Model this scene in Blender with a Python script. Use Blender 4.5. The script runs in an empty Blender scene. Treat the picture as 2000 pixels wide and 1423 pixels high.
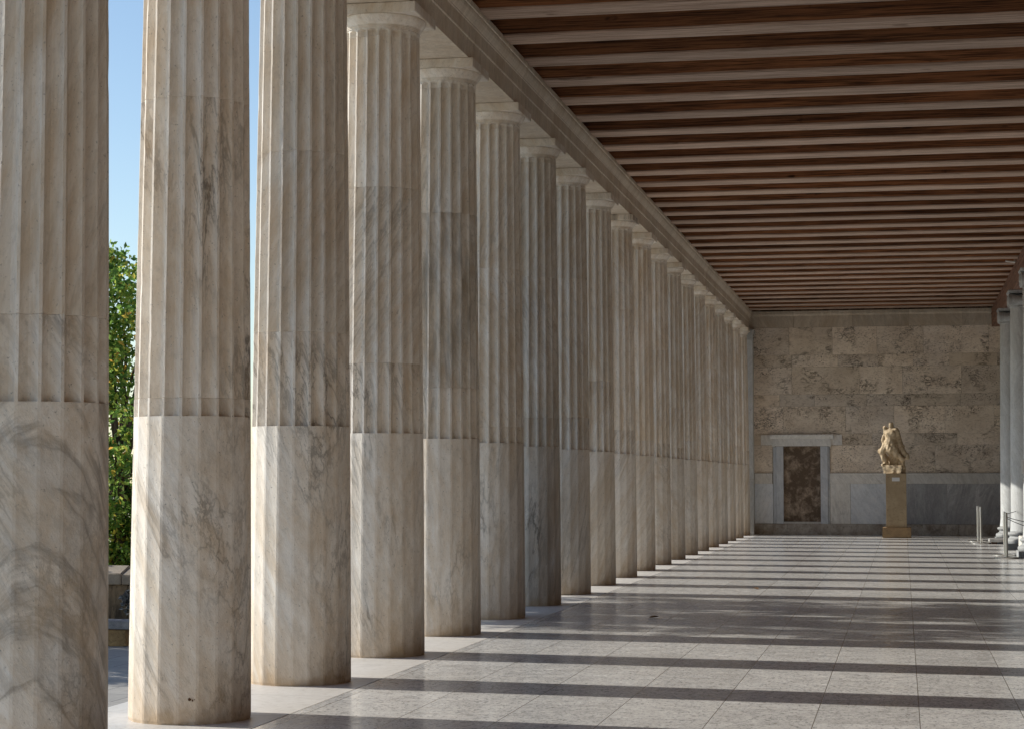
import bpy, bmesh, math, random
import numpy as np
from mathutils import Vector, Matrix, noise as mnoise

R = math.radians
scene = bpy.context.scene
COL = scene.collection
rng = random.Random(7)

S = 2.42            # spacing of the columns
Y2 = 12.479         # second column of the row
def colY(n): return Y2 + (n - 2) * S

# ------------------------------------------------------------------ helpers
def props(o, label=None, cat=None, group=None, kind=None):
    if label: o["label"] = label
    if cat: o["category"] = cat
    if group: o["group"] = group
    if kind: o["kind"] = kind
    return o

def empty(name, loc, label, cat, group=None, rz=0.0):
    o = bpy.data.objects.new(name, None)
    o.empty_display_size = 0.1
    o.location = loc
    o.rotation_euler = (0, 0, rz)
    COL.objects.link(o)
    return props(o, label, cat, group, 'thing')

def mesh_obj(name, verts, faces, mat, parent=None, smooth=False, loc=(0, 0, 0)):
    me = bpy.data.meshes.new(name)
    me.from_pydata([tuple(v) for v in verts], [], faces)
    me.validate()
    me.update()
    o = bpy.data.objects.new(name, me)
    o.location = loc
    if parent: o.parent = parent
    if mat: me.materials.append(mat)
    if smooth:
        me.polygons.foreach_set('use_smooth', [True] * len(me.polygons))
    COL.objects.link(o)
    return o

def sharp(o, deg):
    try: o.data.set_sharp_from_angle(angle=R(deg))
    except Exception: pass
    return o

class MB:
    """collects shapes of ONE mesh"""
    def __init__(s): s.v, s.f = [], []
    def add(s, v, f):
        b = len(s.v); s.v += [tuple(p) for p in v]; s.f += [tuple(i + b for i in q) for q in f]
    def box(s, a, b, j=0.0):
        x0, y0, z0 = a; x1, y1, z1 = b
        v = [(x0,y0,z0),(x1,y0,z0),(x1,y1,z0),(x0,y1,z0),(x0,y0,z1),(x1,y0,z1),(x1,y1,z1),(x0,y1,z1)]
        if j: v = [(p[0]+rng.uniform(-j,j), p[1]+rng.uniform(-j,j), p[2]+rng.uniform(-j,j)) for p in v]
        s.add(v, [(0,3,2,1),(4,5,6,7),(0,1,5,4),(1,2,6,5),(2,3,7,6),(3,0,4,7)])
    def tube(s, pts, rad, n=12):
        pts = [Vector(p) for p in pts]
        if not hasattr(rad, '__len__'): rad = [rad] * len(pts)
        b = len(s.v); up = None
        for i, p in enumerate(pts):
            t = (pts[min(i+1, len(pts)-1)] - pts[max(i-1, 0)]).normalized()
            if up is None:
                up = Vector((0, 0, 1)) if abs(t.z) < .9 else Vector((1, 0, 0))
            a = t.cross(up).normalized(); c = a.cross(t).normalized(); up = c
            for k in range(n):
                w = 2 * math.pi * k / n
                s.v.append(tuple(p + (a * math.cos(w) + c * math.sin(w)) * rad[i]))
        for i in range(len(pts) - 1):
            for k in range(n):
                s.f.append((b+i*n+k, b+i*n+(k+1) % n, b+(i+1)*n+(k+1) % n, b+(i+1)*n+k))
        s.f.append(tuple(b + k for k in range(n))[::-1])
        s.f.append(tuple(b + (len(pts)-1)*n + k for k in range(n)))
    def lathe(s, prof, n=48, c=(0, 0)):
        b = len(s.v)
        for r, z in prof:
            for k in range(n):
                w = 2 * math.pi * k / n
                s.v.append((c[0] + r*math.cos(w), c[1] + r*math.sin(w), z))
        m = len(prof)
        for i in range(m - 1):
            for k in range(n):
                s.f.append((b+i*n+k, b+i*n+(k+1) % n, b+(i+1)*n+(k+1) % n, b+(i+1)*n+k))
        s.f.append(tuple(b + k for k in range(n))[::-1])
        s.f.append(tuple(b + (m-1)*n + k for k in range(n)))
    def extrude(s, prof, axis, t0, t1):
        """closed profile (list of 2-d points, counter-clockwise) pushed along axis 0 or 1"""
        n = len(prof); b = len(s.v)
        for t in (t0, t1):
            for u, z in prof:
                s.v.append((t, u, z) if axis == 0 else (u, t, z))
        for k in range(n):
            s.f.append((b+k, b+(k+1) % n, b+n+(k+1) % n, b+n+k))
        s.f.append(tuple(b + k for k in range(n))[::-1]); s.f.append(tuple(b + n + k for k in range(n)))
    def build(s, name, mat, parent=None, smooth=False, bevel=0.0, seg=2, loc=(0, 0, 0), ang=40):
        o = mesh_obj(name, s.v, s.f, mat, parent, False, loc)
        bm = bmesh.new(); bm.from_mesh(o.data)
        bmesh.ops.recalc_face_normals(bm, faces=bm.faces)
        if bevel:
            es = [e for e in bm.edges if len(e.link_faces) == 2 and e.calc_face_angle(0) > R(30)]
            bmesh.ops.bevel(bm, geom=es, offset=bevel, segments=seg, affect='EDGES', clamp_overlap=True)
        bm.to_mesh(o.data); bm.free()
        if smooth:
            o.data.polygons.foreach_set('use_smooth', [True] * len(o.data.polygons)); sharp(o, ang)
        return o

# ------------------------------------------------------------------ materials
class NT:
    def __init__(s, name):
        s.m = bpy.data.materials.new(name); s.m.use_nodes = True
        s.t = s.m.node_tree; s.t.nodes.clear()
        s.out = s.t.nodes.new('ShaderNodeOutputMaterial')
        s.b = s.t.nodes.new('ShaderNodeBsdfPrincipled')
        s.t.links.new(s.b.outputs[0], s.out.inputs[0])
    def n(s, typ, **k):
        nd = s.t.nodes.new('ShaderNode' + typ)
        for a, v in k.items(): setattr(nd, a, v)
        return nd
    def put(s, sock, v):
        if isinstance(v, bpy.types.NodeSocket): s.t.links.new(v, sock)
        elif v is not None: sock.default_value = v
    def pos(s): return s.n('NewGeometry').outputs['Position']
    def objc(s): return s.n('TexCoord').outputs['Object']
    def seed(s, vec, k=(3.17, 7.31, 5.77)):
        """move the pattern for each object (its pass index)"""
        oi = s.n('ObjectInfo').outputs['Object Index']
        sc = s.n('VectorMath', operation='SCALE'); sc.inputs[0].default_value = k; s.put(sc.inputs['Scale'], oi)
        ad = s.n('VectorMath', operation='ADD'); s.put(ad.inputs[0], vec); s.put(ad.inputs[1], sc.outputs[0])
        return ad.outputs[0]
    def mapv(s, vec, scale=(1, 1, 1), rot=(0, 0, 0), loc=(0, 0, 0)):
        m = s.n('Mapping'); s.put(m.inputs[0], vec)
        m.inputs['Location'].default_value = loc; m.inputs['Rotation'].default_value = rot; m.inputs['Scale'].default_value = scale
        return m.outputs[0]
    def noise(s, vec, scale=1, detail=6, rough=.6, dist=0, col=False):
        q = s.n('TexNoise'); s.put(q.inputs['Vector'], vec)
        q.inputs['Scale'].default_value = scale; q.inputs['Detail'].default_value = detail
        q.inputs['Roughness'].default_value = rough; q.inputs['Distortion'].default_value = dist
        return q.outputs['Color' if col else 'Fac']
    def ramp(s, fac, stops, interp='LINEAR'):
        r = s.n('ValToRGB'); r.color_ramp.interpolation = interp
        el = r.color_ramp.elements
        while len(el) < len(stops): el.new(0.5)
        for e, (p, c) in zip(el, stops):
            e.position = p
            e.color = (c, c, c, 1) if not hasattr(c, '__len__') else (c[0], c[1], c[2], 1)
        s.put(r.inputs[0], fac)
        return r.outputs[0]
    def math(s, op, a, b=None, clamp=False):
        q = s.n('Math', operation=op, use_clamp=clamp); s.put(q.inputs[0], a)
        if b is not None: s.put(q.inputs[1], b)
        return q.outputs[0]
    def mix(s, fac, a, b, mode='MIX'):
        q = s.n('Mix', data_type='RGBA', blend_type=mode)
        s.put(q.inputs[0], fac)
        s.put(q.inputs[6], (*a, 1) if isinstance(a, tuple) and len(a) == 3 else a)
        s.put(q.inputs[7], (*b, 1) if isinstance(b, tuple) and len(b) == 3 else b)
        return q.outputs[2]
    def sep(s, vec):
        q = s.n('SeparateXYZ'); s.put(q.inputs[0], vec); return q.outputs
    def bump(s, h, strength=.3, dist=.01, normal=None):
        q = s.n('Bump'); s.put(q.inputs['Height'], h)
        q.inputs['Strength'].default_value = strength; q.inputs['Distance'].default_value = dist
        if normal is not None: s.put(q.inputs['Normal'], normal)
        return q.outputs[0]
    def done(s, col, rough=.6, normal=None, spec=.4, metal=0.0):
        s.put(s.b.inputs['Base Color'], (*col, 1) if isinstance(col, tuple) and len(col) == 3 else col)
        s.put(s.b.inputs['Roughness'], rough)
        s.b.inputs['Specular IOR Level'].default_value = spec
        s.b.inputs['Metallic'].default_value = metal
        if normal is not None: s.put(s.b.inputs['Normal'], normal)
        return s.m

def marble(name, A, B, vein, spec=.3, rough=.6, stain=True, film=1.0):
    """weathered marble; Object colour: R tone, G amount of veins, B amount of dark grime, A amount of wide curved bands"""
    t = NT(name)
    P = t.seed(t.pos())
    oin = t.n('ObjectInfo')
    oc = t.n('SeparateColor'); t.put(oc.inputs[0], oin.outputs['Color'])
    tone, vamt, gamt, bamt = oc.outputs[0], oc.outputs[1], oc.outputs[2], oin.outputs['Alpha']
    # the bedding of every block leans its own way
    ang = t.math('MULTIPLY', t.math('SUBTRACT', t.math('FRACT', t.math('MULTIPLY', oin.outputs['Object Index'], .381966)), .42), 1.25)
    vr = t.n('VectorRotate', rotation_type='Y_AXIS'); t.put(vr.inputs['Vector'], P); t.put(vr.inputs['Angle'], ang)
    q = t.mapv(vr.outputs[0], (1, 1, 1), (.22, 0, 0))
    big = t.noise(t.mapv(q, (1.3, 1.3, .4)), 1.5, 5, .6, .4)
    col = t.mix(t.ramp(big, [(.34, 0), (.66, 1)]), A, B)
    st = t.noise(t.mapv(q, (10, 10, .75)), 1.5, 8, .7, .15)                # fine directional streaks
    col = t.mix(t.ramp(st, [(.44, 0), (.74, .36)]), col, tuple(c * .5 for c in B))
    col = t.mix(t.ramp(st, [(.28, .5), (.46, 0)]), col, tuple(min(.88, c * 1.12) for c in A))
    v1 = t.noise(t.mapv(q, (3.4, 3.4, .17)), 1.2, 6, .6, .12)
    r1 = t.ramp(t.math('ABSOLUTE', t.math('SUBTRACT', v1, .5)), [(0, 1), (.008, .8), (.022, .25), (.06, 0)])
    v2 = t.noise(t.mapv(q, (5.5, 5.5, .32), (0, .12, 0), (5, 3, 1)), 1.7, 7, .62, .15)
    r2 = t.ramp(t.math('ABSOLUTE', t.math('SUBTRACT', v2, .54)), [(0, .8), (.012, .4), (.035, 0)])
    patch = t.ramp(t.noise(t.mapv(q, (1.4, 1.4, .5)), 1.3, 3, .5), [(.45, .06), (.66, .9)])
    vm = t.math('MULTIPLY', t.math('MULTIPLY', t.math('MAXIMUM', r1, r2), patch), vamt)
    col = t.mix(t.math('MINIMUM', vm, .8), col, vein)
    # dark dashes lying in the bedding
    ds = t.noise(t.mapv(q, (24, 24, 3.2)), 1.3, 4, .6, .3)
    dm = t.math('MULTIPLY', t.math('MULTIPLY', t.ramp(ds, [(.66, 0), (.75, 1)]), patch), t.math('MULTIPLY', vamt, 1.1))
    col = t.mix(t.math('MINIMUM', dm, .8), col, vein)
    # wide grey bands cut by the round of the drum
    v3 = t.n('VectorRotate', rotation_type='EULER_XYZ'); t.put(v3.inputs['Vector'], t.pos()); v3.inputs['Rotation'].default_value = (1.12, .38, 0)
    bn1 = t.noise(t.mapv(v3.outputs[0], (.55, .55, 4.2)), 1.5, 7, .6, .25)
    bn2 = t.noise(t.mapv(v3.outputs[0], (.8, .8, 11)), 1.6, 5, .6, .2)
    bm_ = t.math('MAXIMUM', t.ramp(bn1, [(.44, 0), (.51, .72), (.545, .3), (.70, .06)]), t.ramp(bn2, [(.54, 0), (.66, .5)]))
    bm_ = t.math('MULTIPLY', bm_, bamt)
    col = t.mix(bm_, col, tuple(c * 1.7 for c in vein))
    # warm weathering film, partly bounce warmth put into the colour, and soot
    wf = t.noise(t.mapv(q, (3.5, 3.5, .5)), 1.4, 8, .7, .3)
    col = t.mix(t.ramp(wf, [(.44, 0), (.66, .52 * film)]), col, (B[0] * .74, B[1] * .60, B[2] * .43))
    g = t.noise(t.mapv(P, (5, 5, .9)), 1.5, 7, .7, .3)
    gm = t.math('MULTIPLY', t.ramp(g, [(.44, 0), (.64, 1)]), gamt)
    col = t.mix(t.math('MINIMUM', gm, .9), col, (.10, .075, .05))
    # freckles, chisel grain and small pits
    sp = t.noise(P, 46, 4, .7)
    col = t.mix(t.ramp(sp, [(.30, .8), (.38, 0)]), col, tuple(c * .35 for c in B))
    sp2 = t.noise(t.mapv(q, (1, 1, .6)), 17, 6, .75)
    col = t.mix(t.ramp(sp2, [(.3, .36), (.48, 0)]), col, tuple(c * .5 for c in B))
    if stain:   # earthy splash zone just above the pavement
        z = t.sep(t.pos())[2]
        zz = t.math('ADD', z, t.math('MULTIPLY', t.math('SUBTRACT', t.noise(P, 5, 4), .5), .4))
        col = t.mix(t.ramp(zz, [(0.0, .7), (.12, .33), (.5, 0)]), col, (.42, .27, .13))
    sc = t.n('VectorMath', operation='SCALE'); t.put(sc.inputs[0], col); t.put(sc.inputs['Scale'], tone)
    h = t.math('ADD', t.math('MULTIPLY', t.noise(t.mapv(q, (60, 60, 17), (.3, .5, 0)), 1.4, 3, .6, .8), .8), t.math('MULTIPLY', t.noise(t.mapv(P, (1, 1, .6)), 24, 5, .7), .9))
    bn = t.bump(h, .5, .007)
    return t.done(sc.outputs[0], rough, bn, spec)

M = {}
M['marble'] = marble('column_marble', (.89, .84, .77), (.80, .725, .625), (.15, .13, .11))
M['arch'] = marble('architrave_marble', (.78, .70, .59), (.64, .55, .44), (.3, .25, .2), stain=False, film=0.6)
M['blue'] = marble('blue_marble', (.84, .88, .93), (.66, .71, .78), (.87, .85, .86), stain=False, rough=.45, film=0.05)
M['darkblue'] = marble('dark_blue_marble', (.38, .385, .40), (.26, .26, .27), (.6, .6, .6), stain=False, rough=.5, film=0)
M['white'] = marble('white_marble', (.87, .855, .82), (.76, .75, .72), (.4, .4, .4), stain=False, film=0.2)
M['ionic'] = marble('ionic_marble', (.62, .645, .66), (.52, .535, .54), (.36, .36, .36), stain=False, film=0.12)

def wall_stone():
    t = NT('porous_stone')
    P = t.pos()
    att = t.n('VertexColor', layer_name='tint').outputs['Color']
    sh = t.n('VectorMath', operation='SCALE'); t.put(sh.inputs[0], att); sh.inputs['Scale'].default_value = 37.0
    ad = t.n('VectorMath', operation='ADD'); t.put(ad.inputs[0], P); t.put(ad.inputs[1], sh.outputs[0])
    Q = ad.outputs[0]
    big = t.noise(t.mapv(Q, (1, 1, 1.6)), 1.4, 6, .65, .4)
    col = t.mix(t.ramp(big, [(.36, 0), (.62, 1)]), (.88, .785, .67), (.70, .60, .495))
    col = t.mix(t.ramp(t.noise(Q, .8, 3), [(.5, 0), (.75, .55)]), col, (.66, .61, .57))
    f = t.noise(t.mapv(Q, (1, 1, 2.2)), 11, 6, .75)
    col = t.mix(t.ramp(f, [(.36, .6), (.48, 0)]), col, (.30, .235, .18))
    col = t.mix(t.ramp(f, [(.57, 0), (.74, .4)]), col, (.76, .66, .55))
    pit = t.noise(t.mapv(Q, (1, 1, 1.9)), 24, 3, .6, .8)
    hole = t.ramp(pit, [(.35, 1), (.40, 0)])
    zone = t.ramp(t.noise(Q, 1.1, 3), [(.45, .1), (.6, 1)])
    hm = t.math('MULTIPLY', hole, zone)
    cr = t.noise(t.mapv(Q, (1.0, 1.0, 2.6)), 3.2, 5, .6, 2.2)
    cm = t.math('MULTIPLY', t.ramp(t.math('ABSOLUTE', t.math('SUBTRACT', cr, .5)), [(0, 1), (.03, 0)]),
                t.ramp(t.noise(Q, 1.7, 2, .5), [(.52, 0), (.62, 1)]))
    hm = t.math('MAXIMUM', hm, cm)
    col = t.mix(hm, col, (.028, .02, .015))
    tn = t.n('SeparateColor'); t.put(tn.inputs[0], att)
    sc = t.n('VectorMath', operation='SCALE'); t.put(sc.inputs[0], col)
    t.put(sc.inputs['Scale'], t.math('ADD', t.math('MULTIPLY', tn.outputs[0], .42), .80))
    col = t.mix(t.math('MULTIPLY', tn.outputs[1], .3), sc.outputs[0], (.76, .62, .44))
    h = t.math('SUBTRACT', t.noise(Q, 26, 5, .7), t.math('MULTIPLY', hm, 1.6))
    return t.done(col, .9, t.bump(h, .7, .014), .15)
M['stone'] = wall_stone()

def wood(name, A, B, D, ax=0):
    t = NT(name)
    P = t.seed(t.pos())
    sc = (.35, 7, 7) if ax == 0 else (7, .35, 7)
    g = t.noise(t.mapv(P, sc), 2.2, 7, .7, .25)
    col = t.mix(t.ramp(g, [(.3, 0), (.7, 1)]), A, B)
    g2 = t.noise(t.mapv(P, tuple(c * 3.5 if c > 1 else c * 1.4 for c in sc)), 2.4, 5, .7, .2)
    col = t.mix(t.ramp(g2, [(.38, .9), (.56, 0)]), col, D)
    g3 = t.noise(t.mapv(P, tuple(c * 1.2 for c in sc), (0, 0, 0), (4, 4, 4)), 1.1, 6, .65, .2)
    col = t.mix(t.ramp(g3, [(.34, .6), (.46, 0)]), col, D)
    kn = t.noise(t.mapv(P, (1.6, 4, 4) if ax == 0 else (4, 1.6, 4)), 1.5, 3, .5)
    col = t.mix(t.ramp(kn, [(.24, .9), (.31, 0)]), col, D)
    oc = t.n('SeparateColor'); t.put(oc.inputs[0], t.n('ObjectInfo').outputs['Color'])
    s2 = t.n('VectorMath', operation='SCALE'); t.put(s2.inputs[0], col); t.put(s2.inputs['Scale'], oc.outputs[0])
    return t.done(s2.outputs[0], .62, t.bump(g2, .4, .006), .3)
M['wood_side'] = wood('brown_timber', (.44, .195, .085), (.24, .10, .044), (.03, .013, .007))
M['wood_under'] = wood('weathered_bounce_timber', (.72, .545, .44), (.57, .41, .315), (.19, .115, .075))  # weathered, and a paler copy of the timber: floor bounce is in the colour
M['wood_beam'] = wood('dark_timber', (.36, .21, .15), (.24, .13, .09), (.09, .045, .03), ax=1)

def floor_mat():
    t = NT('pavement_marble')
    P = t.pos()
    br = t.n('TexBrick'); br.offset = .5; br.offset_frequency = 2
    # rows run away from the camera (world Y), width .683 across
    x, y, z = t.sep(P)
    cv = t.n('CombineXYZ'); t.put(cv.inputs[0], y); t.put(cv.inputs[1], t.math('ADD', x, -.002))
    t.put(br.inputs['Vector'], cv.outputs[0])
    br.inputs['Color1'].default_value = (.0, .0, .0, 1); br.inputs['Color2'].default_value = (1, 1, 1, 1)
    br.inputs['Mortar'].default_value = (.5, .5, .5, 1)
    br.inputs['Scale'].default_value = 1.0; br.inputs['Mortar Size'].default_value = .0035
    br.inputs['Mortar Smooth'].default_value = .3; br.inputs['Bias'].default_value = 0
    br.inputs['Brick Width'].default_value = 1.37; br.inputs['Row Height'].default_value = .6816
    tint = br.outputs['Color']; mort = br.outputs['Fac']
    sh = t.n('VectorMath', operation='SCALE'); t.put(sh.inputs[0], tint); sh.inputs['Scale'].default_value = 11.0
    ad = t.n('VectorMath', operation='ADD'); t.put(ad.inputs[0], P); t.put(ad.inputs[1], sh.outputs[0])
    Q = ad.outputs[0]
    a = t.noise(t.mapv(Q, (2.2, 1.2, 1), (0, 0, .15)), 4.6, 8, .72, .7)
    col = t.mix(t.ramp(a, [(.3, 0), (.68, 1)]), (.53, .53, .53), (.765, .755, .74))
    b = t.noise(t.mapv(Q, (1.5, .7, 1), (0, 0, .1)), 24, 6, .75, .5)
    col = t.mix(t.ramp(b, [(.36, .85), (.48, 0)]), col, (.19, .195, .20))
    col = t.mix(t.ramp(b, [(.54, 0), (.68, .8)]), col, (.86, .83, .79))
    f = t.noise(Q, 95, 4, .7)
    col = t.mix(t.ramp(f, [(.32, .55), (.47, 0)]), col, (.2, .19, .18))
    col = t.mix(t.ramp(f, [(.56, 0), (.7, .4)]), col, (.82, .79, .74))
    br2 = t.n('SeparateColor'); t.put(br2.inputs[0], tint)
    s2 = t.n('VectorMath', operation='SCALE'); t.put(s2.inputs[0], col)
    t.put(s2.inputs['Scale'], t.math('ADD', t.math('MULTIPLY', br2.outputs[0], .17), .9))
    col = t.mix(t.math('MULTIPLY', mort, .85), s2.outputs[0], (.07, .06, .052))
    rg = t.ramp(t.noise(Q, 5, 5, .7), [(.3, .13), (.7, .28)])
    h = t.math('SUBTRACT', t.math('MULTIPLY', t.noise(Q, 12, 4, .6), .25), mort)
    return t.done(col, rg, t.bump(h, .22, .004), .5)
M['floor'] = floor_mat()

def stylobate_mat():
    t = NT('stylobate_marble')
    P = t.pos()
    a = t.noise(t.mapv(P, (1.4, .8, 1)), 2.4, 7, .68, .8)
    col = t.mix(t.ramp(a, [(.3, 0), (.7, 1)]), (.74, .715, .68), (.61, .585, .55))
    b = t.noise(P, 16, 5, .7)
    col = t.mix(t.ramp(b, [(.3, .5), (.48, 0)]), col, (.36, .31, .26))
    y = t.sep(P)[1]
    fr = t.math('ABSOLUTE', t.math('SUBTRACT', t.math('FRACT', t.math('DIVIDE', t.math('ADD', y, 1.22), 1.21)), .5))
    j = t.ramp(fr, [(0, 1), (.002, 1), (.0045, 0)])
    col = t.mix(t.math('MULTIPLY', j, .8), col, (.08, .07, .06))
    return t.done(col, .42, t.bump(t.math('SUBTRACT', b, j), .2, .004), .45)
M['stylobate'] = stylobate_mat()

def paving_mat():
    t = NT('terrace_paving')
    P = t.pos()
    br = t.n('TexBrick'); t.put(br.inputs['Vector'], P)
    br.inputs['Color1'].default_value = (.40, .385, .36, 1); br.inputs['Color2'].default_value = (.33, .32, .305, 1)
    br.inputs['Mortar'].default_value = (.1, .1, .1, 1); br.inputs['Scale'].default_value = 1
    br.inputs['Mortar Size'].default_value = .008; br.inputs['Brick Width'].default_value = 1.1; br.inputs['Row Height'].default_value = .8
    n = t.noise(P, 7, 6, .7)
    col = t.mix(t.ramp(n, [(.3, .5), (.6, 0)]), br.outputs['Color'], (.22, .21, .2))
    return t.done(col, .75, t.bump(n, .2, .005), .3)
M['paving'] = paving_mat()

def rough_mat(name, A, B, scale=6, rough=.85, bump=.4, stretch=(1, 1, 1), lo=.35, hi=.65):
    t = NT(name); P = t.mapv(t.pos(), stretch)
    n = t.noise(P, scale, 7, .7, .3)
    col = t.mix(t.ramp(n, [(lo, 0), (hi, 1)]), A, B)
    f = t.noise(P, scale * 7, 4, .7)
    col = t.mix(t.ramp(f, [(.3, .6), (.45, 0)]), col, tuple(c * .45 for c in B))
    return t.done(col, rough, t.bump(t.math('ADD', n, t.math('MULTIPLY', f, .4)), bump, .012), .25)
M['earth'] = rough_mat('dry_earth', (.42, .35, .24), (.30, .27, .15), .7, .95)
M['coping'] = rough_mat('coping_stone', (.40, .34, .27), (.28, .235, .185), 3)
M['parapet'] = rough_mat('stained_rubble_shade_tone', (.34, .25, .16), (.07, .055, .042), 2.2, stretch=(2.5, 2.5, .8))  # dark streaks, plus the shaded side of the wall put into the colour
M['parapet_lit_tone'] = rough_mat('rubble_lit_tone', (.40, .31, .21), (.25, .185, .12), 3)  # lighter copy of the parapet stone, its lit face painted by colour
M['bench_block'] = rough_mat('ochre_block', (.46, .31, .15), (.20, .125, .06), 4)
M['bench_slab'] = rough_mat('grey_slab', (.38, .38, .39), (.20, .2, .21), 5)
M['statue'] = rough_mat('honey_marble', (.68, .55, .385), (.40, .305, .19), 9, .7, .5)
M['pedestal'] = rough_mat('pedestal_stone', (.48, .375, .245), (.37, .28, .175), 2.5, .75, .2)
M['pedestal_base'] = rough_mat('pedestal_base_stone', (.38, .26, .14), (.25, .17, .10), 5, .8, .3)
M['infill'] = rough_mat('stained_infill', (.56, .45, .35), (.14, .10, .07), 2.9, .85, .35, (1.25, 1, 1.1), .28, .55)
M['plinth_wall'] = rough_mat('wall_plinth_stone', (.52, .48, .43), (.22, .18, .145), 2.2, .8, .3, (1.5, 1, 1))
M['bark'] = rough_mat('bark', (.14, .10, .07), (.06, .045, .03), 8, .95, .8, (1, 1, .3))
M['wood_plain'] = rough_mat('pallet_wood', (.16, .08, .04), (.09, .04, .02), 8, .8, .3, (.3, 1, 1))
M['brown_floor_leaf'] = rough_mat('dead_leaf', (.20, .11, .05), (.10, .06, .03), 30)
M['grey_leaf'] = rough_mat('grey_green_foliage', (.20, .21, .22), (.10, .11, .12), 20)

def plain(name, col, rough=.5, metal=0, spec=.5):
    t = NT(name)
    n = t.noise(t.objc(), 20, 4)
    c = t.mix(t.ramp(n, [(.3, 0), (.7, 1)]), tuple(x * .92 for x in col), col)
    return t.done(c, rough, None, spec, metal)
M['steel'] = plain('brushed_steel', (.62, .60, .57), .28, 1.0)
M['cord'] = plain('dark_cord', (.08, .09, .10), .7)
M['rust'] = plain('rust', (.11, .05, .02), .9)
M['label'] = plain('white_label', (.8, .8, .8), .5)
M['plaster'] = plain('plain_plaster', (.28, .24, .195), .9)
M['lamp_white'] = plain('lamp_white', (.75, .75, .72), .4)
M['box_white'] = rough_mat('white_block', (.74, .72, .68), (.62, .60, .56), 4, .6, .1)

def leaf_mat(name, stops, trans=.5):
    t = NT(name)
    ri = t.n('NewGeometry').outputs['Random Per Island']
    col = t.ramp(ri, stops)
    t.put(t.b.inputs['Base Color'], col); t.b.inputs['Roughness'].default_value = .45
    t.b.inputs['Specular IOR Level'].default_value = .35
    tr = t.n('BsdfTranslucent'); hs = t.n('HueSaturation'); t.put(hs.inputs['Color'], col)
    hs.inputs['Value'].default_value = 1.9; hs.inputs['Saturation'].default_value = .95
    t.put(tr.inputs['Color'], hs.outputs[0])
    mx = t.n('MixShader'); mx.inputs[0].default_value = trans
    t.t.links.new(t.b.outputs[0], mx.inputs[1]); t.t.links.new(tr.outputs[0], mx.inputs[2])
    t.t.links.new(mx.outputs[0], t.out.inputs[0])
    return t.m
M['leaf'] = leaf_mat('green_leaf', [(0, (.03, .075, .016)), (.3, (.10, .19, .035)), (.65, (.19, .29, .05)), (.88, (.30, .34, .06)), (.965, (.50, .40, .06)), (1, (.50, .25, .04))], .5)
M['leaf_dark'] = leaf_mat('dark_green_leaf', [(0, (.015, .035, .012)), (.5, (.035, .07, .018)), (1, (.08, .12, .03))], .3)

# ------------------------------------------------------------------ light, sky, camera
SUN_AZ_X, SUN_ELEV = 174.3, 30.4       # direction to the sun: angle from +X, height
w = bpy.data.worlds.new("World"); scene.world = w; w.use_nodes = True
nt = w.node_tree; nt.nodes.clear()
wo = nt.nodes.new('ShaderNodeOutputWorld'); bg = nt.nodes.new('ShaderNodeBackground'); sky = nt.nodes.new('ShaderNodeTexSky')
sky.sky_type = 'NISHITA'; sky.sun_disc = False
sky.sun_elevation = R(SUN_ELEV); sky.sun_rotation = R((90 - SUN_AZ_X) % 360)
sky.air_density = 1.0; sky.dust_density = .3; sky.ozone_density = 1.6
bg.inputs['Strength'].default_value = .15
nt.links.new(sky.outputs[0], bg.inputs[0]); nt.links.new(bg.outputs[0], wo.inputs[0])
sd = bpy.data.lights.new('sun', 'SUN'); sd.energy = 5.0; sd.angle = R(.53); sd.color = (1.0, .95, .85)
sun = bpy.data.objects.new('sun', sd); COL.objects.link(sun)
to = Vector((math.cos(R(SUN_AZ_X)) * math.cos(R(SUN_ELEV)), math.sin(R(SUN_AZ_X)) * math.cos(R(SUN_ELEV)), math.sin(R(SUN_ELEV))))
sun.rotation_euler = to.to_track_quat('Z', 'Y').to_euler(); sun.location = to * 60

cd = bpy.data.cameras.new('camera'); cam = bpy.data.objects.new('camera', cd); COL.objects.link(cam)
cam.location = (4.683, 0, 1.585); cam.rotation_euler = (math.pi / 2 + .0586, 0, .1971)
cd.sensor_width = 36; cd.lens = 3818.46 / 2000 * 36; cd.clip_end = 3000; cd.clip_start = .05
scene.camera = cam
scene.view_settings.view_transform = 'Standard'; scene.view_settings.look = 'None'; scene.view_settings.exposure = 0
scene.render.engine = 'CYCLES'
cy = scene.cycles
cy.max_bounces = 12; cy.diffuse_bounces = 8; cy.glossy_bounces = 4; cy.transmission_bounces = 4
cy.use_denoising = True
try: cy.denoiser = 'OPENIMAGEDENOISE'
except Exception: pass
cy.sample_clamp_indirect = 8

# ------------------------------------------------------------------ the setting
def sheet(name, x0, x1, y0, y1, z, mat):
    return props(mesh_obj(name, [(x0,y0,z),(x1,y0,z),(x1,y1,z),(x0,y1,z)], [(0,1,2,3)], mat), kind='structure')

YW = 57.0            # face of the end wall
sheet('ground', -900, 900, -900, 900, -1.02, M['earth'])
sheet('terrace', -13.0, -.8, -30, 90, -1.0, M['paving'])
fl = MB(); fl.box((.598, -14, -.9), (13.6, 57.6, 0)); props(fl.build('floor', M['floor']), kind='structure')
st = MB()
st.box((-.78, -14, -.33), (.592, 57.6, 0)); st.box((-1.13, -14, -.66), (.592, 57.6, -.332)); st.box((-1.48, -14, -.99), (.592, 57.6, -.662))
props(st.build('stylobate_floor', M['stylobate'], bevel=.006), kind='structure')
ce = MB(); ce.box((-.45, -14, 6.952), (13.6, 57.9, 7.4)); ce.box((-.40, -14, 6.443), (.30, 57.0, 6.948))
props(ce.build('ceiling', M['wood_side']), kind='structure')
bw = MB(); bw.box((13.0, -14, .003), (13.6, 57.0, 6.94)); props(bw.build('back_wall', M['plaster']), kind='structure')

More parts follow.
